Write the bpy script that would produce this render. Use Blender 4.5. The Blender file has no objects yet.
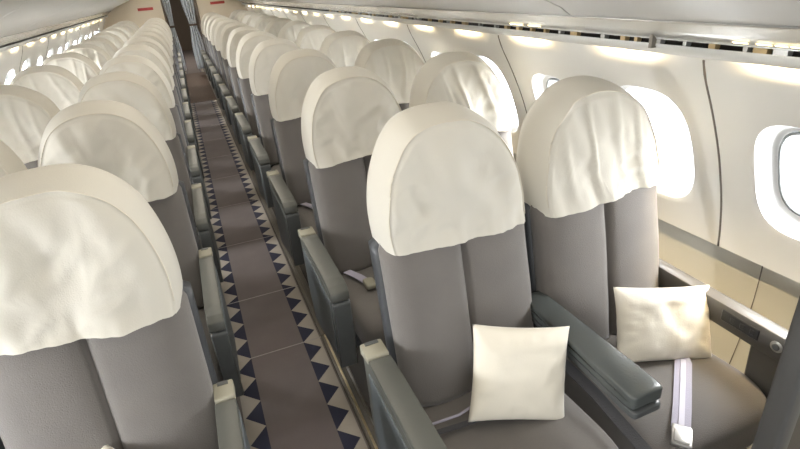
import bpy, bmesh, math, random
from mathutils import Vector, Matrix, noise
R = math.radians
C = bpy.context.scene.collection
S = bpy.context.scene

# ------------------------------------------------------------------ camera, world, light, exposure
YAW, PITCH, ROLL, FPX = 0.353, 0.451, -0.085, 510.0
cam_d = bpy.data.cameras.new('camera'); cam = bpy.data.objects.new('camera', cam_d); C.objects.link(cam)
cam_d.sensor_width = 36; cam_d.lens = 36 * FPX / 800; cam_d.clip_start = 0.02; cam_d.clip_end = 100
F = Vector((math.sin(YAW) * math.cos(PITCH), math.cos(YAW) * math.cos(PITCH), -math.sin(PITCH)))
Rt = Vector((math.cos(YAW), -math.sin(YAW), 0)); Up = Rt.cross(F)
R2 = Rt * math.cos(ROLL) + Up * math.sin(ROLL); U2 = -Rt * math.sin(ROLL) + Up * math.cos(ROLL)
m = Matrix((R2, U2, -F)).transposed().to_4x4(); m.translation = Vector((0, 0, 1.55))
cam.matrix_world = m
S.camera = cam

w = bpy.data.worlds.new('sky'); S.world = w; w.use_nodes = True
bg = w.node_tree.nodes['Background']; bg.inputs[0].default_value = (0.93, 0.97, 1.0, 1); bg.inputs[1].default_value = 1.3
S.view_settings.view_transform = 'Standard'; S.view_settings.look = 'None'
S.view_settings.gamma = 1; S.view_settings.use_curve_mapping = False
S.view_settings.exposure = 0.12

def area(name, loc, direction, sx, sy, power, col, spread=180):
    d = bpy.data.lights.new(name, 'AREA'); d.shape = 'RECTANGLE'; d.size = sx; d.size_y = sy
    d.energy = power; d.color = col; d.spread = R(spread)
    o = bpy.data.objects.new(name, d); C.objects.link(o); o.location = loc
    o.rotation_euler = Vector(direction).to_track_quat('-Z', 'Y').to_euler()
    return o
DAY = {1: 165.0, -1: 380.0}      # daylight behind every window
LAMP = 5.0      # warm strip lamps above the side walls
area('doorway_daylight', (-0.3, -1.7, 1.35), (0.1, 1, -0.12), 1.8, 1.2, 9, (1.0, 0.97, 0.93))  # unseen fill added behind the camera to light the seat fronts
area('ceiling_light', (0.06, 5.0, 2.14), (0, 0, -1), 0.5, 13.0, 60, (1.0, 0.90, 0.75))

# ------------------------------------------------------------------ materials
def mat(name, col, rough=0.6, metal=0.0, bump=0.0, bscale=200, var=0.0, vscale=8, trans=0.0, coat=0.0, sheen=0.0, emit=None, estr=0):
    M = bpy.data.materials.new(name); M.use_nodes = True; nt = M.node_tree; b = nt.nodes['Principled BSDF']
    b.inputs['Base Color'].default_value = (*col, 1); b.inputs['Roughness'].default_value = rough
    b.inputs['Metallic'].default_value = metal
    if coat: b.inputs['Coat Weight'].default_value = coat
    if sheen: b.inputs['Sheen Weight'].default_value = sheen
    if emit: b.inputs['Emission Color'].default_value = (*emit, 1); b.inputs['Emission Strength'].default_value = estr
    tc = nt.nodes.new('ShaderNodeTexCoord')
    if var:
        n = nt.nodes.new('ShaderNodeTexNoise'); n.inputs['Scale'].default_value = vscale; n.inputs['Detail'].default_value = 4
        r = nt.nodes.new('ShaderNodeMixRGB'); r.inputs[1].default_value = (*[c * (1 - var) for c in col], 1)
        r.inputs[2].default_value = (*[min(1, c * (1 + var)) for c in col], 1)
        nt.links.new(tc.outputs['Object'], n.inputs[0]); nt.links.new(n.outputs[0], r.inputs[0]); nt.links.new(r.outputs[0], b.inputs['Base Color'])
    if bump:
        n2 = nt.nodes.new('ShaderNodeTexNoise'); n2.inputs['Scale'].default_value = bscale
        bp = nt.nodes.new('ShaderNodeBump'); bp.inputs['Strength'].default_value = bump; bp.inputs['Distance'].default_value = 0.002
        nt.links.new(tc.outputs['Object'], n2.inputs[0]); nt.links.new(n2.outputs[0], bp.inputs['Height']); nt.links.new(bp.outputs[0], b.inputs['Normal'])
    if trans:
        t = nt.nodes.new('ShaderNodeBsdfTranslucent'); t.inputs[0].default_value = (*col, 1)
        mx = nt.nodes.new('ShaderNodeMixShader'); mx.inputs[0].default_value = trans
        out = nt.nodes['Material Output']
        nt.links.new(b.outputs[0], mx.inputs[1]); nt.links.new(t.outputs[0], mx.inputs[2]); nt.links.new(mx.outputs[0], out.inputs[0])
    return M
HOOD = mat('cream_cotton', (0.70, 0.67, 0.59), 0.85, bump=0.25, bscale=300, trans=0.22, sheen=0.2)
PIPE = mat('cream_piping', (0.70, 0.65, 0.55), 0.8)
FAB = mat('grey_upholstery', (0.140, 0.128, 0.117), 0.85, bump=0.5, bscale=350, var=0.10, vscale=14, sheen=0.3)
SHELL = mat('dark_grey_plastic', (0.045, 0.048, 0.052), 0.45)
ARM = mat('grey_green_plastic', (0.090, 0.093, 0.082), 0.42, var=0.06)
ARMD = mat('dark_arm_plastic', (0.07, 0.075, 0.075), 0.4)
ARMB = mat('blue_grey_panel', (0.105, 0.12, 0.125), 0.5, var=0.06)
CAPM = mat('ivory_plastic', (0.30, 0.285, 0.22), 0.5)
WARM_ARM = mat('taupe_plastic', (0.075, 0.070, 0.062), 0.42)
LEATH = mat('grey_leather', (0.072, 0.080, 0.078), 0.27, bump=0.3, bscale=120)
BLACK = mat('black_plastic', (0.015, 0.015, 0.015), 0.35)
STEEL = mat('brushed_steel', (0.50, 0.49, 0.47), 0.36, metal=1.0)
BRASS = mat('worn_rail_metal', (0.80, 0.70, 0.50), 0.35, metal=1.0, var=0.15, vscale=30)
RAILD = mat('dull_floor_rail', (0.22, 0.20, 0.17), 0.4, metal=0.6, var=0.1)
BELT = mat('lilac_grey_webbing', (0.40, 0.38, 0.46), 0.7, bump=0.4, bscale=500)
BELTD = mat('dark_webbing', (0.06, 0.06, 0.065), 0.8, bump=0.8, bscale=300)
PIL = mat('cream_satin', (0.76, 0.71, 0.60), 0.5, bump=0.15, bscale=250, sheen=0.3)
WALL = mat('ivory_sidewall', (0.80, 0.785, 0.74), 0.42)
WALLL = mat('beige_lower_sidewall', (0.58, 0.56, 0.49), 0.5)
REV = mat('white_window_reveal', (0.85, 0.86, 0.86), 0.4)
SEAL = mat('grey_window_seal', (0.17, 0.18, 0.18), 0.5)
BIN = mat('light_grey_bin', (0.44, 0.43, 0.41), 0.4)
SILV = mat('silver_strip', (0.60, 0.60, 0.58), 0.25, metal=0.55)
STRIP = mat('pale_valance', (0.62, 0.62, 0.59), 0.35)
DARK = mat('dark_gap', (0.02, 0.017, 0.013), 0.7)
TAN = mat('tan_clip', (0.45, 0.33, 0.16), 0.5)
GROOVE = mat('grey_brown_seam_rubber', (0.16, 0.14, 0.12), 0.6)
BULK = mat('warm_beige_bulkhead', (0.58, 0.50, 0.38), 0.5)
REDS = mat('dark_red_sign', (0.30, 0.025, 0.02), 0.5)
CURT = mat('blue_grey_curtain', (0.50, 0.53, 0.57), 0.85, var=0.12, vscale=20)
GALLEY = mat('brown_galley_wall', (0.10, 0.075, 0.055), 0.6)
MAT = mat('brown_aisle_mat', (0.060, 0.032, 0.017), 0.8, bump=0.5, bscale=300, var=0.2)
WARM = mat('warm_tube', (1, 0.9, 0.7), 0.5, emit=(1.0, 0.80, 0.42), estr=4)
PART = mat('grey_partition_edge', (0.05, 0.049, 0.047), 0.5)
PARTD = mat('dark_brown_partition', (0.045, 0.036, 0.026), 0.6)

def glassmat():
    M = bpy.data.materials.new('window_acrylic'); M.use_nodes = True; nt = M.node_tree; nt.nodes.clear()
    t = nt.nodes.new('ShaderNodeBsdfTransparent'); g = nt.nodes.new('ShaderNodeBsdfGlossy'); g.inputs['Roughness'].default_value = 0.05
    mx = nt.nodes.new('ShaderNodeMixShader'); mx.inputs[0].default_value = 0.06; o = nt.nodes.new('ShaderNodeOutputMaterial')
    nt.links.new(t.outputs[0], mx.inputs[1]); nt.links.new(g.outputs[0], mx.inputs[2]); nt.links.new(mx.outputs[0], o.inputs[0])
    return M
GLASS = glassmat()
GLOWM = mat('white_translucent_shade', (0.93, 0.93, 0.92), 0.5, trans=0.75)  # for the covers added to make some windows glow

def carpetmat():
    """aisle runner: plain mauve-grey middle, navy triangles on pale bands at both sides"""
    M = bpy.data.materials.new('aisle_carpet'); M.use_nodes = True; nt = M.node_tree; b = nt.nodes['Principled BSDF']
    b.inputs['Roughness'].default_value = 0.85
    N = nt.nodes; L = nt.links
    tc = N.new('ShaderNodeTexCoord'); sp = N.new('ShaderNodeSeparateXYZ'); L.new(tc.outputs['Object'], sp.inputs[0])
    def M_(op, a, b_=None, c=None):
        n = N.new('ShaderNodeMath'); n.operation = op
        for i, v in enumerate((a, b_, c)):
            if v is None: continue
            if isinstance(v, (int, float)): n.inputs[i].default_value = v
            else: L.new(v, n.inputs[i])
        return n.outputs[0]
    x, y = sp.outputs[0], sp.outputs[1]
    ph = M_('PINGPONG', M_('ADD', y, 0.019), 0.0735)          # 0..0.0735 triangle wave, period 0.147
    tri = M_('DIVIDE', ph, 0.0735)
    rr = M_('DIVIDE', M_('SUBTRACT', x, 0.205), 0.072)      # 0 at base, 1 at apex (right band)
    ll = M_('DIVIDE', M_('SUBTRACT', -0.043, x), 0.070)
    side = M_('MAXIMUM', rr, ll)
    navy = M_('MULTIPLY', M_('LESS_THAN', side, tri), M_('GREATER_THAN', side, 0.0))
    mid = M_('LESS_THAN', side, 0.0)
    edge = M_('GREATER_THAN', side, 1.12)
    nz = N.new('ShaderNodeTexNoise'); nz.inputs['Scale'].default_value = 400
    nz2 = N.new('ShaderNodeTexNoise'); nz2.inputs['Scale'].default_value = 5
    L.new(tc.outputs['Object'], nz.inputs[0]); L.new(tc.outputs['Object'], nz2.inputs[0])
    def mix(f, a, c):
        n = N.new('ShaderNodeMixRGB'); L.new(f, n.inputs[0])
        for i, v in ((1, a), (2, c)):
            if isinstance(v, tuple): n.inputs[i].default_value = (*v, 1)
            else: L.new(v, n.inputs[i])
        return n.outputs[0]
    c = mix(navy, (0.33, 0.295, 0.25), (0.008, 0.010, 0.032))
    c = mix(mid, c, (0.130, 0.108, 0.104))
    c = mix(edge, c, (0.14, 0.12, 0.105))
    mul = N.new('ShaderNodeMixRGB'); mul.blend_type = 'MULTIPLY'; mul.inputs[0].default_value = 0.35
    L.new(c, mul.inputs[1]); L.new(nz2.outputs[0], mul.inputs[2]); L.new(mul.outputs[0], b.inputs['Base Color'])
    bp = N.new('ShaderNodeBump'); bp.inputs['Strength'].default_value = 0.4; bp.inputs['Distance'].default_value = 0.002
    L.new(nz.outputs[0], bp.inputs['Height']); L.new(bp.outputs[0], b.inputs['Normal'])
    return M
CARPET = carpetmat()
FLOORM = mat('dark_grey_floor', (0.075, 0.068, 0.062), 0.8, bump=0.4, bscale=300, var=0.15)

# ------------------------------------------------------------------ mesh helpers
def mesh_obj(name, verts, faces, material, parent=None, smooth=True, loc=None):
    me = bpy.data.meshes.new(name); me.from_pydata([tuple(v) for v in verts], [], faces)
    bm = bmesh.new(); bm.from_mesh(me); bmesh.ops.recalc_face_normals(bm, faces=bm.faces); bm.to_mesh(me); bm.free()
    me.materials.append(material)
    if smooth:
        for p in me.polygons: p.use_smooth = True
    o = bpy.data.objects.new(name, me); C.objects.link(o)
    if parent: o.parent = parent
    if loc: o.location = loc
    return o
class MB:
    def __init__(s): s.v = []; s.f = []
    def add(s, vs, fs):
        b = len(s.v); s.v += [Vector(v) for v in vs]; s.f += [tuple(b + i for i in f) for f in fs]; return s
    def grid(s, nu, nv, fn, wrapu=False):
        vs = [fn(i, j) for j in range(nv) for i in range(nu)]; fs = []
        for j in range(nv - 1):
            for i in range(nu if wrapu else nu - 1):
                a = j * nu + i; b_ = j * nu + (i + 1) % nu; fs.append((a, b_, b_ + nu, a + nu))
        return s.add(vs, fs)
    def loft(s, secs, caps=True):
        n = len(secs[0]); s.grid(n, len(secs), lambda i, j: secs[j][i], True)
        if caps:
            b = len(s.v) - n * len(secs)
            s.f.append(tuple(b + i for i in range(n))); s.f.append(tuple(b + n * (len(secs) - 1) + i for i in range(n)))
        return s
    def box(s, x0, x1, y0, y1, z0, z1, bev=0.0, seg=2):
        bm = bmesh.new(); bmesh.ops.create_cube(bm, size=1)
        for v in bm.verts: v.co = Vector(((x0 + x1) / 2 + v.co.x * (x1 - x0), (y0 + y1) / 2 + v.co.y * (y1 - y0), (z0 + z1) / 2 + v.co.z * (z1 - z0)))
        if bev: bmesh.ops.bevel(bm, geom=bm.edges[:] , offset=bev, segments=seg, profile=0.5, affect='EDGES')
        bm.verts.index_update(); s.add([v.co.copy() for v in bm.verts], [[v.index for v in f.verts] for f in bm.faces]); bm.free(); return s
    def prism(s, poly, x0, x1, bev=0.0, seg=2):
        """poly in (y,z), extruded along x, bevelled"""
        bm = bmesh.new(); vs = [bm.verts.new((x0, y, z)) for y, z in poly]; f = bm.faces.new(vs)
        r = bmesh.ops.extrude_face_region(bm, geom=[f]); bmesh.ops.translate(bm, vec=(x1 - x0, 0, 0), verts=[g for g in r['geom'] if isinstance(g, bmesh.types.BMVert)])
        if bev:
            bmesh.ops.bevel(bm, geom=bm.edges[:], offset=bev, segments=seg, profile=0.5, affect='EDGES')
        bm.verts.index_update(); s.add([v.co.copy() for v in bm.verts], [[v.index for v in f.verts] for f in bm.faces]); bm.free(); return s
    def tube(s, pts, r, n=8):
        pts = [Vector(p) for p in pts]; secs = []
        for i, p in enumerate(pts):
            d = (pts[min(i + 1, len(pts) - 1)] - pts[max(i - 1, 0)]).normalized()
            a = d.cross(Vector((0, 0, 1)) if abs(d.z) < 0.9 else Vector((1, 0, 0))).normalized(); b = d.cross(a)
            secs.append([p + (a * math.cos(t) + b * math.sin(t)) * r for t in [2 * math.pi * k / n for k in range(n)]])
        return s.loft(secs)
    def ribbon(s, pts, wdir, width, th=0.003):
        """flat strap along pts"""
        pts = [Vector(p) for p in pts]; wd = Vector(wdir).normalized(); secs = []
        for i, p in enumerate(pts):
            d = (pts[min(i + 1, len(pts) - 1)] - pts[max(i - 1, 0)]).normalized(); nn = d.cross(wd).normalized()
            secs.append([p + wd * width / 2 + nn * th, p - wd * width / 2 + nn * th, p - wd * width / 2, p + wd * width / 2])
        return s.loft(secs)
    def soft(s, cx, cy, cz, sx, sy, sz, n=7, div=12, fn=None):
        """rounded superellipsoid box"""
        bm = bmesh.new(); bmesh.ops.create_cube(bm, size=2)
        bmesh.ops.subdivide_edges(bm, edges=bm.edges[:], cuts=div - 1, use_grid_fill=True)
        for v in bm.verts:
            p = v.co; p = Vector((math.copysign(abs(p.x) ** .8, p.x), math.copysign(abs(p.y) ** .8, p.y), math.copysign(abs(p.z) ** .8, p.z)))
            k = (abs(p.x) ** n + abs(p.y) ** n + abs(p.z) ** n) ** (1 / n); q = p / k
            q = Vector((cx + q.x * sx / 2, cy + q.y * sy / 2, cz + q.z * sz / 2))
            v.co = fn(q) if fn else q
        bm.verts.index_update(); s.add([v.co.copy() for v in bm.verts], [[v.index for v in f.verts] for f in bm.faces]); bm.free(); return s
    def build(s, name, material, parent=None, smooth=True, flat_angle=None):
        o = mesh_obj(name, s.v, s.f, material, parent, smooth)
        if smooth and flat_angle:
            o.data.set_sharp_from_angle(angle=R(flat_angle))
        return o
def empty(name, loc=(0, 0, 0), rz=0):
    o = bpy.data.objects.new(name, None); C.objects.link(o); o.location = loc; o.rotation_euler = (0, 0, rz); o.empty_display_size = 0.1
    return o
def tag(o, label, cat, group=None):
    o['label'] = label; o['category'] = cat
    if group: o['group'] = group
    return o
def struct(o): o['kind'] = 'structure'; return o

# ------------------------------------------------------------------ setting
YB = 11.9          # rear bulkhead
XC = 0.055         # cabin centre line
Y0 = -1.0
def zx_wall(z):    # half width at height z
    P = [(0.0, 1.47), (0.2, 1.52), (0.4, 1.555), (0.6, 1.555), (0.78, 1.52), (0.97, 1.455), (1.14, 1.375), (1.262, 1.305), (1.30, 1.306), (1.50, 1.30)]
    for (a, b), (c, d) in zip(P, P[1:]):
        if z <= c:
            t = (z - a) / (c - a); return b + (d - b) * t
    return P[-1][1]
ZT, ZL = 1.40, 0.595     # top and bottom of the upper wall panels
def smooth_w(z):  # smoothed half width
    return sum(zx_wall(z + d) for d in (-0.06, -0.03, 0, 0.03, 0.06)) / 5
def wallp(side, y, z, depth=0.0):
    dz = 0.01; w0 = smooth_w(z); s_ = (smooth_w(z + dz) - smooth_w(z - dz)) / (2 * dz)
    n = Vector((1, 0, -s_)).normalized()
    return Vector((XC + side * (w0 + depth * n.x), y, z + depth * n.z))

CELL = 0.545; SEAM0 = 1.085
def rr(t, hw, hh, n=3.2):   # superellipse outline point
    c, s_ = math.cos(t), math.sin(t)
    return math.copysign(abs(c) ** (2 / n), c) * hw, math.copysign(abs(s_) ** (2 / n), s_) * hh
WZ, OHW, OHH, IHW, IHH = 0.925, 0.155, 0.185, 0.112, 0.135
wcount = 0
def build_side(side, sname):
    global wcount
    mb = MB(); NW = 64
    k0 = -2; k1 = int((YB - SEAM0) / CELL) + 1
    for k in range(k0, k1 + 1):
        ya = SEAM0 + k * CELL; yc = ya + CELL / 2; yb = min(ya + CELL, YB)
        haswin = ya + CELL <= YB - 0.2
        if not haswin:
            mb.grid(6, 20, lambda i, j: wallp(side, ya + (yb - ya) * i / 5, ZL + (ZT - ZL) * j / 19)); continue
        glow = (k % 2 == 0)  # every second window gets an added glow and a larger opening
        OHW, OHH = (0.168, 0.215) if glow else (0.155, 0.185)
        # rectangle outline sampled to match the oval hole by angle
        NR = 9
        def rect(t):
            c, s_ = math.cos(t), math.sin(t)
            hy = CELL / 2; ht = ZT - WZ; hb = WZ - ZL
            hz = ht if s_ > 0 else hb
            k_ = 1 / max(abs(c) / hy, abs(s_) / hz, 1e-6)
            return c * k_, s_ * k_
        # angles incl. the exact corners
        ang = sorted([2 * math.pi * i / NW for i in range(NW)] + [math.atan2(ZT - WZ, CELL / 2), math.pi - math.atan2(ZT - WZ, CELL / 2), math.pi + math.atan2(WZ - ZL, CELL / 2), 2 * math.pi - math.atan2(WZ - ZL, CELL / 2)])
        def pt(i, j):
            t = ang[i]; ox, oz = rect(t)
            # oval point at the same direction
            k_ = 1 / ((abs(math.cos(t)) / OHW) ** 3.2 + (abs(math.sin(t)) / OHH) ** 3.2) ** (1 / 3.2)
            hx, hz = math.cos(t) * k_, math.sin(t) * k_
            f = 1 - (j / (NR - 1)); f = f ** 1.3
            dep = 0.004 * (1 if j == NR - 1 else 0)
            return wallp(side, yc + hx + (ox - hx) * f, WZ + hz + (oz - hz) * f, dep)
        mb.grid(len(ang), NR, pt, True)
        # window: reveal + seal + pane
        wcount += 1
        rv = MB()
        prof = [(1.0, 0.002), (0.97, 0.012), (0.90, 0.032), (0.80, 0.048), (0.735, 0.055)]
        def rp(i, j):
            t = ang[i]; sc, dp = prof[j]
            k_ = 1 / ((abs(math.cos(t)) / OHW) ** 3.2 + (abs(math.sin(t)) / OHH) ** 3.2) ** (1 / 3.2)
            return wallp(side, yc + math.cos(t) * k_ * sc, WZ + math.sin(t) * k_ * sc, dp)
        rv.grid(len(ang), len(prof), rp, True)
        wo = struct(rv.build('window_%d' % wcount, REV))
        sl = MB()
        def sp_(i, j):
            t = ang[i]; sc, dp = [(0.76, 0.050), (0.745, 0.044), (0.715, 0.046), (0.70, 0.062)][j]
            k_ = 1 / ((abs(math.cos(t)) / OHW) ** 3.2 + (abs(math.sin(t)) / OHH) ** 3.2) ** (1 / 3.2)
            return wallp(side, yc + math.cos(t) * k_ * sc, WZ + math.sin(t) * k_ * sc, dp)
        sl.grid(len(ang), 4, sp_, True); sl.build('window_seal', SEAL, wo)
        pv = []
        for t in ang:
            k_ = 1 / ((abs(math.cos(t)) / OHW) ** 3.2 + (abs(math.sin(t)) / OHH) ** 3.2) ** (1 / 3.2)
            pv.append(wallp(side, yc + math.cos(t) * k_ * 0.72, WZ + math.sin(t) * k_ * 0.72, 0.058))
        mesh_obj('window_pane', pv, [tuple(range(len(pv)))], GLASS, wo, smooth=False)
        if glow:  # translucent cover added to turn the window into one broad bright oval
            sh_ = MB()
            def hp(i, j):
                t = ang[i]; sc = [0.0, 0.35, 0.65, 0.88, 0.93][j]; dp = [0.014, 0.015, 0.018, 0.024, 0.030][j]
                k_ = 1 / ((abs(math.cos(t)) / OHW) ** 3.2 + (abs(math.sin(t)) / OHH) ** 3.2) ** (1 / 3.2)
                return wallp(side, yc + math.cos(t) * k_ * sc, WZ + math.sin(t) * k_ * sc, dp)
            sh_.grid(len(ang), 5, hp, True); sh_.build('window_shade', GLOWM, wo)
        # daylight just outside the pane
        n = wallp(side, yc, WZ, 0) - wallp(side, yc, WZ, 1)
        a = area('window_daylight', wallp(side, yc, WZ, 0.085), n, 0.23, 0.28, DAY[side] * (0.23 * 0.28), (0.97, 0.985, 1.0))
    struct(mb.build('wall_' + sname, WALL))
    # bottom return of the upper panels, then the lower wall
    mb = MB()
    zs = [0.0, 0.1, 0.2, 0.3, 0.4, 0.5, 0.56, 0.598]
    mb.grid(2, len(zs), lambda i, j: wallp(side, (Y0, YB)[i], zs[j], 0.022))
    struct(mb.build('wall_lower_' + sname, WALLL))
    mb = MB(); mb.grid(2, 3, lambda i, j: wallp(side, (Y0, YB)[i], [ZL, ZL - 0.004, ZL][j], [0.0, 0.006, 0.022][j]))
    struct(mb.build('trim_1' if side > 0 else 'trim_2', WALL))
    # rubber seams between the upper panels and thin joints below
    n = 3
    for k in range(-1, 11):
        y = SEAM0 + 2 * CELL * k
        if y > YB - 0.1: break
        mb = MB(); zz = [ZL + (1.268 - ZL) * i / 16 for i in range(17)]
        secs = [[wallp(side, y - 0.0035, z, 0.002), wallp(side, y - 0.0035, z, -0.0015), wallp(side, y + 0.0035, z, -0.0015), wallp(side, y + 0.0035, z, 0.002)] for z in zz]
        mb.loft(secs)
        struct(mb.build('trim_%d' % (k + 5 + (20 if side < 0 else 0)), GROOVE))
        mb = MB(); zz = [0.02 + (ZL - 0.02) * i / 8 for i in range(9)]
        secs = [[wallp(side, y - 0.15 - 0.0015, z, 0.024), wallp(side, y - 0.15 - 0.0015, z, 0.0205), wallp(side, y - 0.15 + 0.0015, z, 0.0205), wallp(side, y - 0.15 + 0.0015, z, 0.024)] for z in zz]
        mb.loft(secs)
        struct(mb.build('trim_%d' % (k + 45 + (20 if side < 0 else 0)), GROOVE))
build_side(1, 'right'); build_side(-1, 'left')

# overhead bins: underside swept along the cabin, and the strip with the slot and warm lamps
BINP = [(1.172, 1.388), (1.13, 1.418), (1.05, 1.452), (0.95, 1.487), (0.85, 1.522), (0.76, 1.562), (0.69, 1.61), (0.64, 1.67), (0.61, 1.75), (0.60, 1.84), (0.60, 2.0), (0.60, 2.2)]
def bins(side, sname, seams, nt):
    X = lambda d: XC + side * d
    edges = [Y0] + [s_ for s_ in seams] + [YB]
    for a, b in zip(edges, edges[1:]):
        mb = MB(); g = 0.004
        for (ys) in [(a + g, b - g)]:
            mb.grid(2, len(BINP), lambda i, j: Vector((X(BINP[j][0]), ys[i], BINP[j][1])))
        # returns at both ends
        for ye in (a + g, b - g):
            mb.grid(2, len(BINP), lambda i, j: Vector((X(BINP[j][0] + 0.02 * i), ye, BINP[j][1] + 0.015 * i)))
        o = mb.build('overhead_bin', BIN); 
        tag(o, 'BINLABEL', 'overhead bin', 'overhead bins along the %s wall' % sname); o['side'] = sname
        yield o
    # dark backing behind the bin joints
    mb = MB(); mb.grid(2, len(BINP), lambda i, j: Vector((X(BINP[j][0] + 0.02), (Y0, YB)[i], BINP[j][1] + 0.02)))
    struct(mb.build('trim_%d' % nt, GROOVE))
    # silver strip just outboard of the bin
    P = [(1.172, 1.384), (1.178, 1.379), (1.215, 1.352), (1.245, 1.333), (1.250, 1.328), (1.250, 1.325)]
    mb = MB(); mb.grid(2, len(P), lambda i, j: Vector((X(P[j][0]), (Y0, YB)[i], P[j][1])))
    struct(mb.build('trim_%d' % (nt + 1), SILV, smooth=False))
    mb = MB(); mb.tube([(X(1.172), Y0, 1.386), (X(1.172), YB, 1.386)], 0.003, 6); struct(mb.build('trim_%d' % (nt + 2), STEEL))
    # slot
    mb = MB(); P2 = [(1.250, 1.326), (1.270, 1.345), (1.276, 1.345), (1.276, 1.320), (1.262, 1.298)]
    mb.grid(2, len(P2), lambda i, j: Vector((X(P2[j][0]), (Y0, YB)[i], P2[j][1]))); struct(mb.build('trim_%d' % (nt + 3), DARK, smooth=False))
    # pale valance under the slot
    P3 = [(1.2525, 1.312), (1.251, 1.306), (1.262, 1.292), (1.279, 1.280), (1.284, 1.279), (1.284, 1.285), (1.265, 1.302), (1.2525, 1.306)]
    mb = MB(); mb.grid(2, len(P3), lambda i, j: Vector((X(P3[j][0]), (Y0, YB)[i], P3[j][1]))); struct(mb.build('trim_%d' % (nt + 4), STRIP))
bin_r = list(bins(1, 'right', [1.50, 3.25, 4.95, 6.65, 8.35, 10.05], 80))
bin_l = list(bins(-1, 'left', [1.60, 3.30, 5.00, 6.70, 8.40, 10.10], 90))
ORD = ['first', 'second', 'third', 'fourth', 'fifth', 'sixth', 'seventh', 'eighth', 'ninth', 'tenth', 'eleventh', 'twelfth']
for side, L_ in (('right', bin_r), ('left', bin_l)):
    for i, o in enumerate(L_):
        o['label'] = 'light grey overhead bin above the %s windows, %s from the camera' % (side, ORD[i]); del o['side']

rng = random.Random(4)
for side in (1, -1):
    X = lambda d: XC + side * d
    # clips in the slot
    y = 0.35; mb = MB(); mt = MB()
    while y < (5.0 if side > 0 else 0):
        wd = rng.choice([0.02, 0.035, 0.012]); bb = rng.random()
        (mt if bb < 0.5 else mb).box(min(X(1.253), X(1.272)), max(X(1.253), X(1.272)), y, y + wd, 1.306, 1.324)
        y += rng.choice([0.05, 0.09, 0.14])
    if side < 0: mt.box(X(1.272), X(1.253), 2.0, 2.02, 1.306, 1.324); mb.box(X(1.272), X(1.253), 2.3, 2.32, 1.306, 1.324)
    struct(mt.build('trim_%d' % (100 if side > 0 else 104), TAN, smooth=False)); struct(mb.build('trim_%d' % (101 if side > 0 else 105), SILV, smooth=False))
    # lamps
    y = 0.83 - CELL
    k = 0
    while y < YB - 0.3:
        mb = MB(); mb.tube([(X(1.291), y - 0.10, 1.336), (X(1.291), y + 0.10, 1.336)], 0.005, 8)
        o = mb.build('strip_lamp', WARM)
        tag(o, 'short warm tube lamp behind the %s valance above window %s from the camera' % ('right' if side > 0 else 'left', k), 'lamp', 'warm lamps hidden behind the %s valance' % ('right' if side > 0 else 'left'))
        o['label'] = 'short warm strip lamp glowing behind the valance above the %s windows' % ('right' if side > 0 else 'left')
        al = area('strip_lamp_light', (X(1.292), y, 1.322), (side * 0.10, 0, -1), 0.010, 0.20, LAMP, (1.0, 0.78, 0.45), 150)
        zc = Vector((-side * 0.10, 0, 1)).normalized(); yc_ = Vector((0, 1, 0)); xc = yc_.cross(zc)
        mm = Matrix((xc, yc_, zc)).transposed().to_4x4(); mm.translation = al.location; al.matrix_world = mm
        y += CELL; k += 1
# glowing patches put in for lamp light leaking through slots in the silver strip
k = 0
for ys in [(0.70, 0.765), (0.779, 0.806), (0.812, 0.842), (0.849, 0.888), (0.909, 0.95), (1.748, 1.830), (1.865, 1.960)]:
    mb = MB(); P = [(1.232, 1.3390), (1.238, 1.3350)]
    mb.grid(2, 2, lambda i, j: Vector((XC + P[j][0], ys[i], P[j][1] - 0.0015)))
    struct(mb.build('trim_%d' % (110 + k), WARM, smooth=False)); k += 1

mb = MB(); mb.box(XC + 1.236, XC + 1.262, 1.205, 1.217, 1.300, 1.345); struct(mb.build('trim_130', RAILD, smooth=False))
# ceiling
mb = MB(); CP = [(0.60, 2.2), (0.45, 2.17), (0.25, 2.20), (0, 2.21), (-0.25, 2.20), (-0.45, 2.17), (-0.60, 2.2)]
mb.grid(2, len(CP), lambda i, j: Vector((XC + CP[j][0], (Y0, YB)[i], CP[j][1]))); struct(mb.build('ceiling', BIN))
# floor
mb = MB(); mb.box(-1.6, 1.7, Y0, 18, -0.05, -0.004); struct(mb.build('floor', FLOORM, smooth=False))
mb = MB(); mb.box(-0.148, 0.292, Y0, 8.8, -0.004, 0.003); mb.box(-0.148, 0.292, 12.35, 17.8, -0.004, 0.003)
runner = mb.build('carpet_runner', CARPET, smooth=False)
tag(runner, 'mauve-grey aisle carpet bordered by navy triangles on beige', 'carpet')
JM = mat('pale_joint', (0.24, 0.22, 0.21), 0.7)
for y in (1.30, 2.04, 2.565, 3.3, 4.04, 4.78, 5.5, 6.25, 7.0, 7.7):
    mb = MB(); mb.box(-0.148, 0.292, y - 0.0025, y + 0.0025, 0.003, 0.0037); mb.build('carpet_joint', JM, runner, smooth=False)
mb = MB(); mb.box(-0.16, 0.30, 8.8, 12.35, -0.004, 0.008)
for x in (-0.09, -0.02, 0.16, 0.23): mb.box(x, x + 0.012, 8.82, 12.33, 0.007, 0.012)
tag(mb.build('aisle_mat', MAT, smooth=False), 'dark brown ribbed mat at the far end of the aisle', 'mat')
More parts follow.
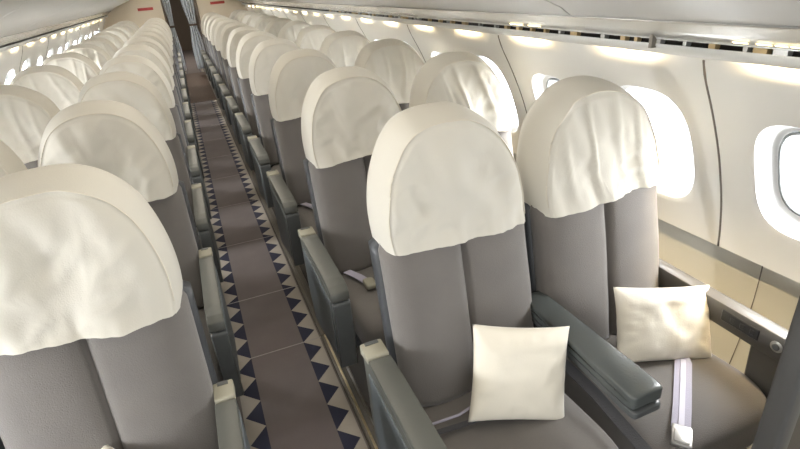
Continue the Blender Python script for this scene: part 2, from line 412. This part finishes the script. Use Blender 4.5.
# floor rails
def rail(x0, x1, ya, yb, shiny, sg):
    mb = MB(); mb.box(x0, x1, ya, yb, -0.004, 0.010, 0.003, 1); o = mb.build('floor_rail', RAILD, smooth=False)
    mb = MB(); mb.box(x0 + 0.010, x0 + 0.020, ya, yb - 0.004, 0.009, 0.016, 0.002, 1); mb.build('rail_ridge', BRASS if shiny else RAILD, o, smooth=False)
    mb = MB(); mb.box(x1 - 0.014, x1 - 0.006, ya, yb - 0.004, 0.009, 0.015, 0.002, 1); mb.build('rail_ridge', STEEL if shiny else RAILD, o, smooth=False)
    return o
tag(rail(0.297, 0.352, Y0, 2.04, True, 1), 'shiny worn metal floor rail beside the nearest right seats', 'floor rail')
tag(rail(0.297, 0.345, 2.045, YB, False, 1), 'dull grey floor rail running along the far right seats', 'floor rail')
tag(rail(-0.205, -0.153, Y0, YB, False, -1), 'dull grey floor rail along the left side of the carpet', 'floor rail')

# rear bulkhead with doorway, curtains, signs, galley passage
mb = MB()
mb.box(-1.6, -0.20, YB, YB + 0.04, 0, 2.25); mb.box(0.44, 1.7, YB, YB + 0.04, 0, 2.25); mb.box(-0.20, 0.44, YB, YB + 0.04, 1.98, 2.25)
struct(mb.build('wall_back', BULK, smooth=False))
mb = MB(); mb.box(0.395, 0.445, YB - 0.02, YB + 0.06, 0, 1.98, 0.006, 1); mb.box(-0.215, -0.19, YB - 0.02, YB + 0.06, 0, 1.98, 0.006, 1)
struct(mb.build('door_1', GALLEY, smooth=False))
for nm_, bx in (('wall_galley_left', (-0.60, -0.55, YB + 0.06, 17.9, 0, 2.2)), ('wall_galley_right', (0.80, 0.85, YB + 0.06, 17.9, 0, 2.2)), ('wall_galley_back', (-0.6, 0.85, 17.9, 17.95, 0, 2.2)), ('ceiling_galley', (-0.6, 0.85, YB + 0.06, 17.9, 2.2, 2.25))):
    struct(MB().box(*bx).build(nm_, GALLEY, smooth=False))
area('galley_light', (0.12, 14.5, 2.15), (0, 0, -1), 0.4, 3.0, 60, (1.0, 0.92, 0.8))  # unseen fill added to brighten the dark passage
def curtain(x0, x1, y, folds, amp, label, lean):
    mb = MB()
    def p(i, j):
        u = i / 60; v = j / 16; z = 0.12 + 1.82 * v
        pinch = 1 - 0.45 * math.exp(-((v - 0.48) / 0.16) ** 2)
        cx = (x0 + x1) / 2 + lean * (1 - v)
        return Vector((cx + (u - 0.5) * (x1 - x0) * pinch, y + amp * math.sin(u * folds * 2 * math.pi) * (0.6 + 0.4 * v), z))
    mb.grid(61, 17, p); o = mb.build('curtain', CURT)
    sm = o.modifiers.new('thick', 'SOLIDIFY'); sm.thickness = 0.004
    t = MB(); t.box((x0 + x1) / 2 + lean * .52 - (x1 - x0) * .33, (x0 + x1) / 2 + lean * .52 + (x1 - x0) * .33, y - amp - 0.008, y + amp + 0.008, 0.97, 1.01, 0.004, 1)
    t.build('curtain_tie', GALLEY, o)
    tag(o, label, 'curtain')
curtain(-0.19, -0.05, YB + 0.12, 3, 0.022, 'blue-grey curtain gathered at the left of the rear doorway', -0.0)
curtain(0.14, 0.39, YB + 0.12, 4, 0.025, 'blue-grey curtain gathered at the right of the rear doorway', 0.03)
for x, nm in ((-0.52, 'left'), (0.84, 'right')):
    mb = MB(); mb.box(x - 0.14, x + 0.14, YB - 0.012, YB, 1.335, 1.385, 0.003, 1)
    o = mb.build('bulkhead_sign', REDS, smooth=False); tag(o, 'small dark red sign on the rear bulkhead, %s of the doorway' % nm, 'sign')

# front partition: its light edge and dark face close to the camera at lower right
mb = MB(); mb.box(0.905, 1.50, 0.395, 0.425, 0.0, 1.20); pt = struct(mb.build('wall_front', PARTD, smooth=False))
mb = MB(); mb.box(0.868, 0.912, 0.388, 0.432, 0.0, 1.21, 0.008, 2); struct(mb.build('trim_120', PART))

# ------------------------------------------------------------------ seats
REC = 0.20
def lean(z): return REC * (z - 0.5) - 0.028
BF = -0.105     # backrest front at z=0.5 (local y)
def hoodw(z): return 0.93 * max(0.02, 1 - min(1, (z - 0.895) / 0.325) ** 2.3) ** (1 / 2.3)
def backrest(hw):
    xs = [-1, -.985, -.94, -.85, -.7, -.5, -.3, -.15, -.06, -.025, 0, .025, .06, .15, .3, .5, .7, .85, .94, .985, 1]
    zs = [0.42, 0.44, 0.48] + [0.52 + 0.04 * i for i in range(15)] + [1.11, 1.14, 1.165, 1.185, 1.195]
    secs = []
    for z in zs:
        k = 1.0
        if z > 1.0: k = math.sqrt(max(0.02, 1 - ((z - 1.0) / 0.205) ** 3.0))
        if z < 0.48: k = 0.97
        if z > 0.895: k = min(k, hoodw(z) )
        w_ = hw * k; sec = []
        for x in xs:
            e = (1 - abs(x) ** 5) ** 0.5
            bul = 0.026 * (4 * abs(x) * (1 - abs(x))) ** 0.4
            seam = -0.014 * math.exp(-(x / 0.028) ** 2)
            lum = 0.006 * math.sin((z - 0.45) * 6.0) + 0.004 * noise.noise(Vector((x * 3, z * 8, hw * 50)))
            tuck = 0.030 * min(1, max(0, (z - 0.895) / 0.04))
            sec.append(Vector((x * w_ * (1 - tuck * .8), BF + 0.045 - e * 0.045 - (bul + lum) * (1 - tuck * 25 if tuck < .04 else 0) - seam + tuck + lean(z), z)))
        for x in reversed(xs):
            e = (1 - abs(x) ** 5) ** 0.5
            sec.append(Vector((x * w_, BF + 0.050 + e * 0.03 + lean(z), z)))
        secs.append(sec)
    return MB().loft(secs)
def shell(hw):
    secs = []; n = 32
    for z in [0.30, 0.32] + [0.38 + 0.06 * i for i in range(9)] + [0.885, 0.90, 0.94, 0.98, 1.02, 1.06, 1.10, 1.13]:
        k = 1.0
        if z > 1.0: k = math.sqrt(max(0.05, 1 - ((z - 1.0) / 0.17) ** 3))
        if z > 0.89: k = min(k, hoodw(z) * 0.94)
        secs.append([Vector((math.copysign(abs(math.cos(t)) ** .35, math.cos(t)) * (hw + 0.012) * k, BF + 0.085 + math.copysign(abs(math.sin(t)) ** .6, math.sin(t)) * 0.042 + lean(z), z)) for t in [2 * math.pi * i / n for i in range(n)]])
    return MB().loft(secs)
def hood_mesh(seed, hw, amp, folds):
    """fabric headrest cover as one polar shell, open at the hem"""
    a, b, z0 = hw, 0.335, 0.895
    PR = [(r_, -.098 + .016 * (r_ / .88) ** 3) for r_ in [0, .03, .06, .1, .14, .18, .22, .26, .3, .34, .38, .42, .46, .5, .54, .58, .62, .66, .7, .74, .78, .82, .85, .88]] + [ (.908, -.074), (.916, -.0755), (.924, -.071), (.944, -.060), (.968, -.043), (.99, -.022), (1.0, .005), (1.0, .03), (.985, .05), (.95, .066), (.85, .074), (.6, .078), (.3, .08), (0, .08)]
    NT = 96; rnd = random.Random(seed); ph = [rnd.random() * 6.28 for _ in range(6)]; off = Vector((seed * 3.1, seed * 1.7, 0))
    mb = MB()
    def p(i, j):
        t = math.pi * i / NT; r, y = PR[j]
        c, s_ = math.cos(t), math.sin(t); ex = 2 / 2.4
        X = math.copysign(abs(c) ** ex, c) * a * r; Z = abs(s_) ** ex * b * r
        X *= 1 - 0.03 * math.exp(-Z / 0.03)
        # soft wrinkles on the face
        d = 0
        face = max(0, 1 - r ** 8) if y < 0 else 0.15
        q = Vector((X * 7, Z * 3.2, 0)) + off
        d += amp * 1.2 * noise.noise(q) * face
        q2 = Vector((X * 13 + Z * 4, Z * 6, 2)) + off
        d += amp * 0.8 * noise.noise(q2) * face
        q3 = Vector((X * 10 - Z * 16, Z * 9 + X * 8, 7)) + off
        d += amp * 0.45 * (0.5 - abs(noise.noise(q3))) * face
        if folds:   # long hanging folds gathered from the top seam
            u = X + 0.30 * Z * math.sin(ph[0])
            wv = math.sin(u * 70 + ph[1] + 3 * noise.noise(Vector((u * 9, Z * 3, seed))))
            d += amp * folds * (max(0, wv) ** 3 - 0.2) * face * math.exp(-((Z - b * 0.5) / (b * 0.42)) ** 2)
        hemk = math.exp(-Z / 0.018)
        d += 0.004 * noise.noise(Vector((X * 38, Z * 12, seed))) * math.exp(-Z / 0.035) * (1 if y < 0 else .3) * 2
        zz = z0 + Z - 0.010 * hemk * math.sin(X * 9 + ph[3]) - 0.012 * (X / a) ** 2 * hemk
        yy = y - d + 0.012 * hemk * (-1 if y < 0 else 1)
        sag = 0.006 * noise.noise(Vector((t * 2.2, 5, seed))) * (r ** 3)
        return Vector((X * (1 + sag), yy + lean(zz) - 0.038, zz + sag))
    mb.grid(NT + 1, len(PR), p)
    me_o = mb.build('headrest_cover', HOOD)
    bm = bmesh.new(); bm.from_mesh(me_o.data); bmesh.ops.remove_doubles(bm, verts=bm.verts, dist=0.0003); bm.to_mesh(me_o.data); bm.free()
    for pl in me_o.data.polygons: pl.use_smooth = True
    # stitched piping line on the face edge
    pts = []
    for i in range(1, NT):
        v = p(i, 25); pts.append(v + Vector((0, -0.0015, 0)))
    pp = MB().tube(pts, 0.0016, 5)
    pm = mesh_obj('piping', pp.v, pp.f, PIPE)
    return me_o, pm
HOODS = {}
def hood_pool(key, hw, amp, folds, seeds):
    HOODS[key] = []
    for s_ in seeds:
        a, b = hood_mesh(s_, hw, amp, folds); HOODS[key].append((a.data, b.data))
        bpy.data.objects.remove(a); bpy.data.objects.remove(b)
hood_pool('aisle', 0.227, 0.024, 0.05, [1, 2, 3, 4, 5])
hood_pool('window', 0.236, 0.022, 0.42, [11, 12, 13, 14, 15])

def cushion(hw):
    def f(q):
        u = q.x / hw
        dz = 0.010 * (1 - u * u) if q.z > 0.4 else 0
        dz -= 0.030 + 0.045 * (q.y + 0.55)
        # front edge rolls down, outer edges a little raised
        fr = max(0, (-0.42 - q.y) / 0.16); dz -= 0.035 * fr * fr
        return Vector((q.x, q.y, q.z + dz + 0.003 * noise.noise(Vector((q.x * 6, q.y * 6, hw * 30)))))
    return MB().soft(0, -0.325, 0.385, hw * 2, 0.51, 0.15, 6, 16, f)

def belt_part(root, spec):
    mb = MB(); mb.ribbon(spec['pts'], spec['w'], spec['width']); o = mb.build('seatbelt', spec['mat'], root, smooth=False)
    return o

def make_seat(pos, sg):
    """pos 'aisle' or 'window'; sg=+1 right-hand block, -1 left-hand block (mirror)"""
    hw = 0.228 if pos == 'aisle' else 0.236
    root = empty('airline_seat')
    backrest(hw).build('backrest', FAB, root)
    sh = shell(hw).build('back_shell', SHELL, root)
    cushion(hw - 0.002).build('seat_cushion', FAB, root)
    mb = MB().box(-hw + 0.015, hw - 0.015, -0.53, -0.06, 0.24, 0.325, 0.02, 2); mb.build('seat_frame', SHELL, root, flat_angle=40)
    for x in (-0.15, 0.15):
        mb = MB(); mb.prism([(-0.10, 0.26), (-0.18, 0.26), (-0.10, 0.015), (0.05, 0.015), (0.05, 0.0), (-0.50, 0.0), (-0.50, 0.015), (-0.44, 0.015), (-0.46, 0.26), (-0.52, 0.26), (-0.49, 0.0), (-0.50, 0.0)][:5] + [(-0.14, 0.0)], x - 0.012, x + 0.012)
        mb.build('leg', ARMD, root, smooth=False)
        mb = MB(); mb.tube([(x, -0.46, 0.26), (x, -0.49, 0.20), (x, -0.50, 0.12), (x, -0.47, 0.05), (x, -0.40, 0.012)], 0.013, 8); mb.build('leg', ARM, root)
    h, pmesh = HOODS[pos][0]
    ho = bpy.data.objects.new('headrest_cover', h); C.objects.link(ho); ho.parent = root
    po = bpy.data.objects.new('piping', pmesh); C.objects.link(po); po.parent = ho
    def XB(mbf, a, b, *r, **k):     # mirrored x interval
        lo, hi = sorted((sg * a, sg * b)); return mbf(lo, hi, *r, **k)
    if pos == 'aisle':
        # aisle side console: x from -0.292 to -0.235
        a0, a1 = (-0.322, -0.266) if sg > 0 else (-0.274, -0.231)
        poly = [(-0.052, 0.612), (-0.530, 0.606), (-0.555, 0.596), (-0.566, 0.570), (-0.563, 0.40), (-0.545, 0.27), (-0.10, 0.19), (-0.060, 0.32)]
        mb = MB(); lo, hi = sorted((sg * a0, sg * a1)); mb.prism(poly, lo, hi, 0.007, 2)
        arm = mb.build('armrest', ARM, root, flat_angle=35)
        mb = MB(); lo, hi = sorted((sg * (a0 - 0.004), sg * (a0 + 0.002)))
        mb.prism([(-0.105, 0.560), (-0.535, 0.545), (-0.535, 0.42), (-0.515, 0.30), (-0.14, 0.23), (-0.105, 0.35)], lo, hi, 0.0018, 1); mb.build('side_panel', ARMB, arm, flat_angle=35)
        mb = MB(); lo, hi = sorted((sg * (a0 - 0.005), sg * (a1 + 0.005)))
        mb.prism([(-0.122, 0.607), (-0.122, 0.6185), (-0.16, 0.622), (-0.50, 0.618), (-0.545, 0.611), (-0.568, 0.595), (-0.576, 0.566), (-0.566, 0.562), (-0.53, 0.585)], lo, hi, 0.004, 2); mb.build('arm_pad', ARM, arm, flat_angle=35)
        mb = MB(); lo, hi = sorted((sg * (a0 - 0.004), sg * (a1 + 0.004)))
        mb.prism([(-0.571, 0.558), (-0.578, 0.55), (-0.576, 0.40), (-0.556, 0.262), (-0.535, 0.262), (-0.556, 0.40), (-0.556, 0.558)], lo, hi, 0.004, 1); mb.build('front_cap', ARMD, arm, flat_angle=35)
        mb = MB(); mb.prism([(-0.046, 0.585), (-0.046, 0.618), (-0.052, 0.623), (-0.114, 0.623), (-0.118, 0.618), (-0.118, 0.600)], lo, hi, 0.004, 2); ec = mb.build('end_cap', CAPM, arm, flat_angle=35)
        mb = MB(); lo2, hi2 = sorted((sg * (a0 + 0.008), sg * (a1 - 0.008))); mb.box(lo2, hi2, -0.066, -0.052, 0.6225, 0.6245); mb.build('cap_slot', ARMD, ec, smooth=False)
        # centre armrest: padded, on the far side
        c0 = 0.243
        def f(q):
            t = min(1, max(0, (-q.y - 0.06) / 0.50)); k = 0.80 + 0.32 * t
            z = q.z
            if q.z > 0.6: z = q.z - 0.004 * abs((q.x - sg * c0) / 0.04) ** 2
            return Vector((sg * c0 + (q.x - sg * c0) * k, q.y, z + 0.01 * (1 - t)))
        mb = MB().soft(sg * c0, -0.300, 0.596, 0.092, 0.475, 0.046, 14, 14, f); ca = mb.build('centre_armrest', LEATH, root)
        def f2(q):
            t = min(1, max(0, (-q.y - 0.06) / 0.50)); k = 0.80 + 0.32 * t
            return Vector((sg * c0 + (q.x - sg * c0) * k, q.y, q.z + (0.035 + 0.01) * (1 - t) * (1 if q.z < 0.55 else .3)))
        mb = MB().soft(sg * c0, -0.300, 0.557, 0.086, 0.485, 0.024, 14, 10, f2); mb.build('arm_base', ARMD, ca)
        mb = MB(); mb.prism([(-0.10, 0.60), (-0.20, 0.56), (-0.16, 0.34), (-0.04, 0.34), (-0.03, 0.6)], sg * c0 - 0.022, sg * c0 + 0.022, 0.006, 2); mb.build('arm_hinge', SHELL, ca, flat_angle=40)
        # dark braided strap lying between the two cushions
        mb = MB(); mb.ribbon([(sg * 0.236, -0.12 - 0.45 * i / 12, 0.478 - 0.075 * max(0, i / 12 - .55)) for i in range(13)], (1, 0, 0.5), 0.030, 0.007); mb.build('side_strap', BELTD, root, smooth=False)
    else:
        a0, a1 = 0.212, 0.262
        mb = MB(); lo, hi = sorted((sg * a0, sg * a1))
        mb.prism([(-0.06, 0.608), (-0.575, 0.598), (-0.602, 0.585), (-0.608, 0.56), (-0.600, 0.535), (-0.565, 0.515), (-0.06, 0.528)], lo, hi, 0.009, 2)
        arm = mb.build('window_armrest', WARM_ARM, root, flat_angle=35)
        mb = MB(); mb.prism([(-0.45, 0.53), (-0.555, 0.53), (-0.545, 0.28), (-0.46, 0.28)], *sorted((sg * (a0 + 0.012), sg * (a1 - 0.004))), 0.006, 1); mb.build('arm_post', WARM_ARM, arm, flat_angle=35)
        mb = MB(); mb.prism([(-0.36, 0.585), (-0.475, 0.583), (-0.475, 0.547), (-0.36, 0.549)], *sorted((sg * (a0 - 0.003), sg * (a0 + 0.003))), 0.002, 1); cp = mb.build('control_panel', BLACK, arm, flat_angle=35)
        for yy in (-0.39, -0.42, -0.45):
            mb = MB(); mb.prism([(yy, 0.574), (yy - 0.014, 0.574), (yy - 0.014, 0.558), (yy, 0.558)], *sorted((sg * (a0 - 0.0045), sg * (a0 - 0.001))), 0.001, 1); mb.build('button', BLACK, cp, flat_angle=35)
        for r_, m_, dx in ((0.017, STEEL, 0.003), (0.010, ARMD, 0.006)):
            mb = MB(); n = 20
            mb.loft([[Vector((sg * (a0 - d), -0.525 + math.cos(t) * rr_, 0.563 + math.sin(t) * rr_)) for t in [2 * math.pi * k / n for k in range(n)]] for d, rr_ in ((-0.004, r_), (dx - 0.0015, r_), (dx, r_ * 0.8))])
            kn = mb.build('recline_knob', m_, arm, flat_angle=35)
    return root

protos = {(p_, s_): make_seat(p_, s_) for p_ in ('aisle', 'window') for s_ in (1, -1)}
def kids(o): return [c for c in bpy.data.objects if c.parent == o]
KIDS = {}
def copy_tree(o, parent=None):
    c = o.copy(); C.objects.link(c); c.parent = parent
    if o.name not in KIDS: KIDS[o.name] = kids(o)
    for ch in list(KIDS[o.name]): copy_tree(ch, c)
    return c
for o in list(protos.values()):
    KIDS[o.name] = kids(o)
    for c in KIDS[o.name]: KIDS[c.name] = kids(c)

PITCHY = 0.846
XS = {('aisle', 1): 0.592, ('window', 1): 1.095, ('aisle', -1): -0.362, ('window', -1): -0.846}
YS = {1: 1.186, -1: 1.215}
NROW = 12
used = set(); seats = {}
for side in (1, -1):
    for r in range(NROW):
        for pos in ('aisle', 'window'):
            key = (pos, side)
            if key not in used: s_ = protos[key]; used.add(key)
            else: s_ = copy_tree(protos[key])
            seats[(pos, side, r)] = s_
            s_.location = (XS[key], YS[side] + r * PITCHY, 0)
            sn = 'right' if side > 0 else 'left'
            rown = ORD[r] + ' row from the camera'
            what = 'grey %s seat with a cream headrest cover' % pos
            if r == 0 and side > 0: what += ' and pillow'
            s_['label'] = '%s, %s block, %s' % (what, sn, rown if r or side < 0 else 'front row')
            s_['category'] = 'seat'; s_['group'] = '%s seats of the %s block' % (pos, sn)
# give every seat one of the differently creased covers
bypar = {}
for o in bpy.data.objects:
    if o.parent: bypar.setdefault(o.parent.name, []).append(o)
for (pos, side, r), s_ in seats.items():
    idx = (r * 2 + (1 if side < 0 else 0)) % 5
    for ch in bypar[s_.name]:
        if ch.data and ch.name.startswith('headrest_cover'):
            ch.data = HOODS[pos][idx][0]
            for g_ in bypar[ch.name]: g_.data = HOODS[pos][idx][1]

# seat belts that show
def sub(name, mb, m_, parent, smooth=False, fa=None): return mb.build(name, m_, parent, smooth, fa)
def buckle(parent, c, d, sc=1.0):
    """lift-latch buckle: body, lid"""
    mb = MB(); mb.box(-0.021, 0.021, -0.030, 0.030, 0, 0.012, 0.004, 2); o = mb.build('buckle', STEEL, parent, True, 35)
    o.location = c; o.rotation_euler = (0, 0, d); o.scale = (sc, sc, sc)
    mb = MB(); mb.box(-0.016, 0.016, -0.026, 0.010, 0.0115, 0.017, 0.003, 2); mb.build('buckle_lid', STEEL, o, True, 35)
    return o
ZC = 0.440
# window seat, front row: twin lilac webbing with a steel buckle
s_ = seats[('window', 1, 0)]
mb = MB(); mb.ribbon([(0.11, -0.32, ZC + .002), (0.08, -0.365, ZC + .001), (-0.005, -0.438, ZC + .001), (-0.07, -0.494, ZC - .001), (-0.125, -0.540, ZC - 0.006)], (-0.64, 0.77, 0), 0.046, 0.003)
b_ = mb.build('seatbelt', BELT, s_, False)
mb = MB(); mb.ribbon([(0.085, -0.36, ZC + .004), (-0.005, -0.438, ZC + .0045), (-0.12, -0.536, ZC - .001)], (-0.64, 0.77, 0), 0.014, 0.002); mb.build('belt_stripe', mat('pale_webbing', (0.62, 0.60, 0.68), 0.7), b_, False)
buckle(b_, (-0.150, -0.563, ZC - 0.006), R(-50), 1.15)
s_ = seats[('aisle', 1, 0)]
mb = MB(); mb.tube([(-0.20, -0.24, ZC - .004), (-0.12, -0.25, ZC + .004), (-0.05, -0.235, ZC + .006), (0.0, -0.22, ZC + .006)], 0.004, 6)
b_ = mb.build('seatbelt', BELT, s_, True)
mb = MB(); mb.ribbon([(-0.21, -0.27, ZC - .006), (-0.12, -0.285, ZC + .002), (-0.03, -0.29, ZC + .004), (0.012, -0.288, ZC + .004)], (0, 1, 0), 0.016, 0.003); mb.build('belt_strap', BELTD, b_, False)
mb = MB(); mb.box(0.01, 0.055, -0.303, -0.270, ZC + .003, ZC + .007, 0.0012, 1); mb.build('belt_tongue', STEEL, b_, False)
for (pos, side, r), s_ in seats.items():
    if pos == 'aisle' and side > 0 and r in (1, 2):
        mb = MB(); mb.ribbon([(-0.17, -0.18, ZC - .004), (-0.14, -0.25, ZC), (-0.12, -0.31, ZC)], (1, 0.2, 0), 0.035, 0.003); b_ = mb.build('seatbelt', BELT, s_, False)
        mb = MB().soft(-0.118, -0.335, ZC + .008, 0.045, 0.07, 0.022, 5, 5); mb.build('buckle', CAPM, b_, True)

# ------------------------------------------------------------------ pillows
def pillow(seed, W, Hh, T):
    rnd = random.Random(seed); mb = MB(); n = 26
    for sgn in (1, -1):
        def p(i, j):
            u = -1 + 2 * i / n; v = -1 + 2 * j / n
            u_ = math.sin(u * math.pi / 2) * .35 + u * .65; v_ = math.sin(v * math.pi / 2) * .35 + v * .65
            pin = 0.055
            x = u_ * W / 2 * (1 - pin * (1 - v_ * v_) * abs(u_) ** 3); z = v_ * Hh / 2 * (1 - pin * (1 - u_ * u_) * abs(v_) ** 3)
            th = T / 2 * max(0, (1 - abs(u_) ** 2.6) * (1 - abs(v_) ** 2.6)) ** 0.55
            edge = 1 - max(abs(u_), abs(v_)) ** 4
            wr = 0.009 * noise.noise(Vector((u_ * 2.4 + seed, v_ * 2.2, sgn))) + 0.0035 * noise.noise(Vector((u_ * 5 + seed, v_ * 5, sgn)))
            wr += -0.016 * math.exp(-((u_ - 0.05) ** 2 / 0.02 + (v_ - 0.35) ** 2 / 0.10)) * (1 if seed == 2 else 0)
            rad = 0.004 * math.sin(18 * math.atan2(v_, u_) + seed) * max(0, max(abs(u_), abs(v_)) - .5) * 2
            return Vector((x, -sgn * (th + (wr + rad) * edge), z))
        mb.grid(n + 1, n + 1, p)
    o = mb.build('pillow', PIL)
    bm = bmesh.new(); bm.from_mesh(o.data); bmesh.ops.remove_doubles(bm, verts=bm.verts, dist=0.0005); bmesh.ops.recalc_face_normals(bm, faces=bm.faces); bm.to_mesh(o.data); bm.free()
    for pl in o.data.polygons: pl.use_smooth = True
    return o
def put(o, loc, tilt, roll, yaw): o.matrix_world = Matrix.Translation(loc) @ Matrix.Rotation(yaw, 4, 'Z') @ Matrix.Rotation(tilt, 4, 'X') @ Matrix.Rotation(roll, 4, 'Y'); return o
PO = {}
p1 = pillow(1, 0.275, 0.265, 0.085); put(p1, (0.638, 0.895, 0.557), R(-24), R(11), R(-12))
tag(p1, 'small square cream pillow leaning on the nearest right aisle seat', 'pillow')
p2 = pillow(2, 0.315, 0.235, 0.085); put(p2, (1.168, 0.905, 0.527), R(-28), R(7), R(-14))
tag(p2, 'cream pillow with a creased middle on the nearest right window seat', 'pillow')
p3 = pillow(3, 0.27, 0.26, 0.085); put(p3, (-0.37, 0.93, 0.52), R(-60), R(40), R(0))
tag(p3, 'cream pillow on the nearest left aisle seat, only its corner in view', 'pillow')
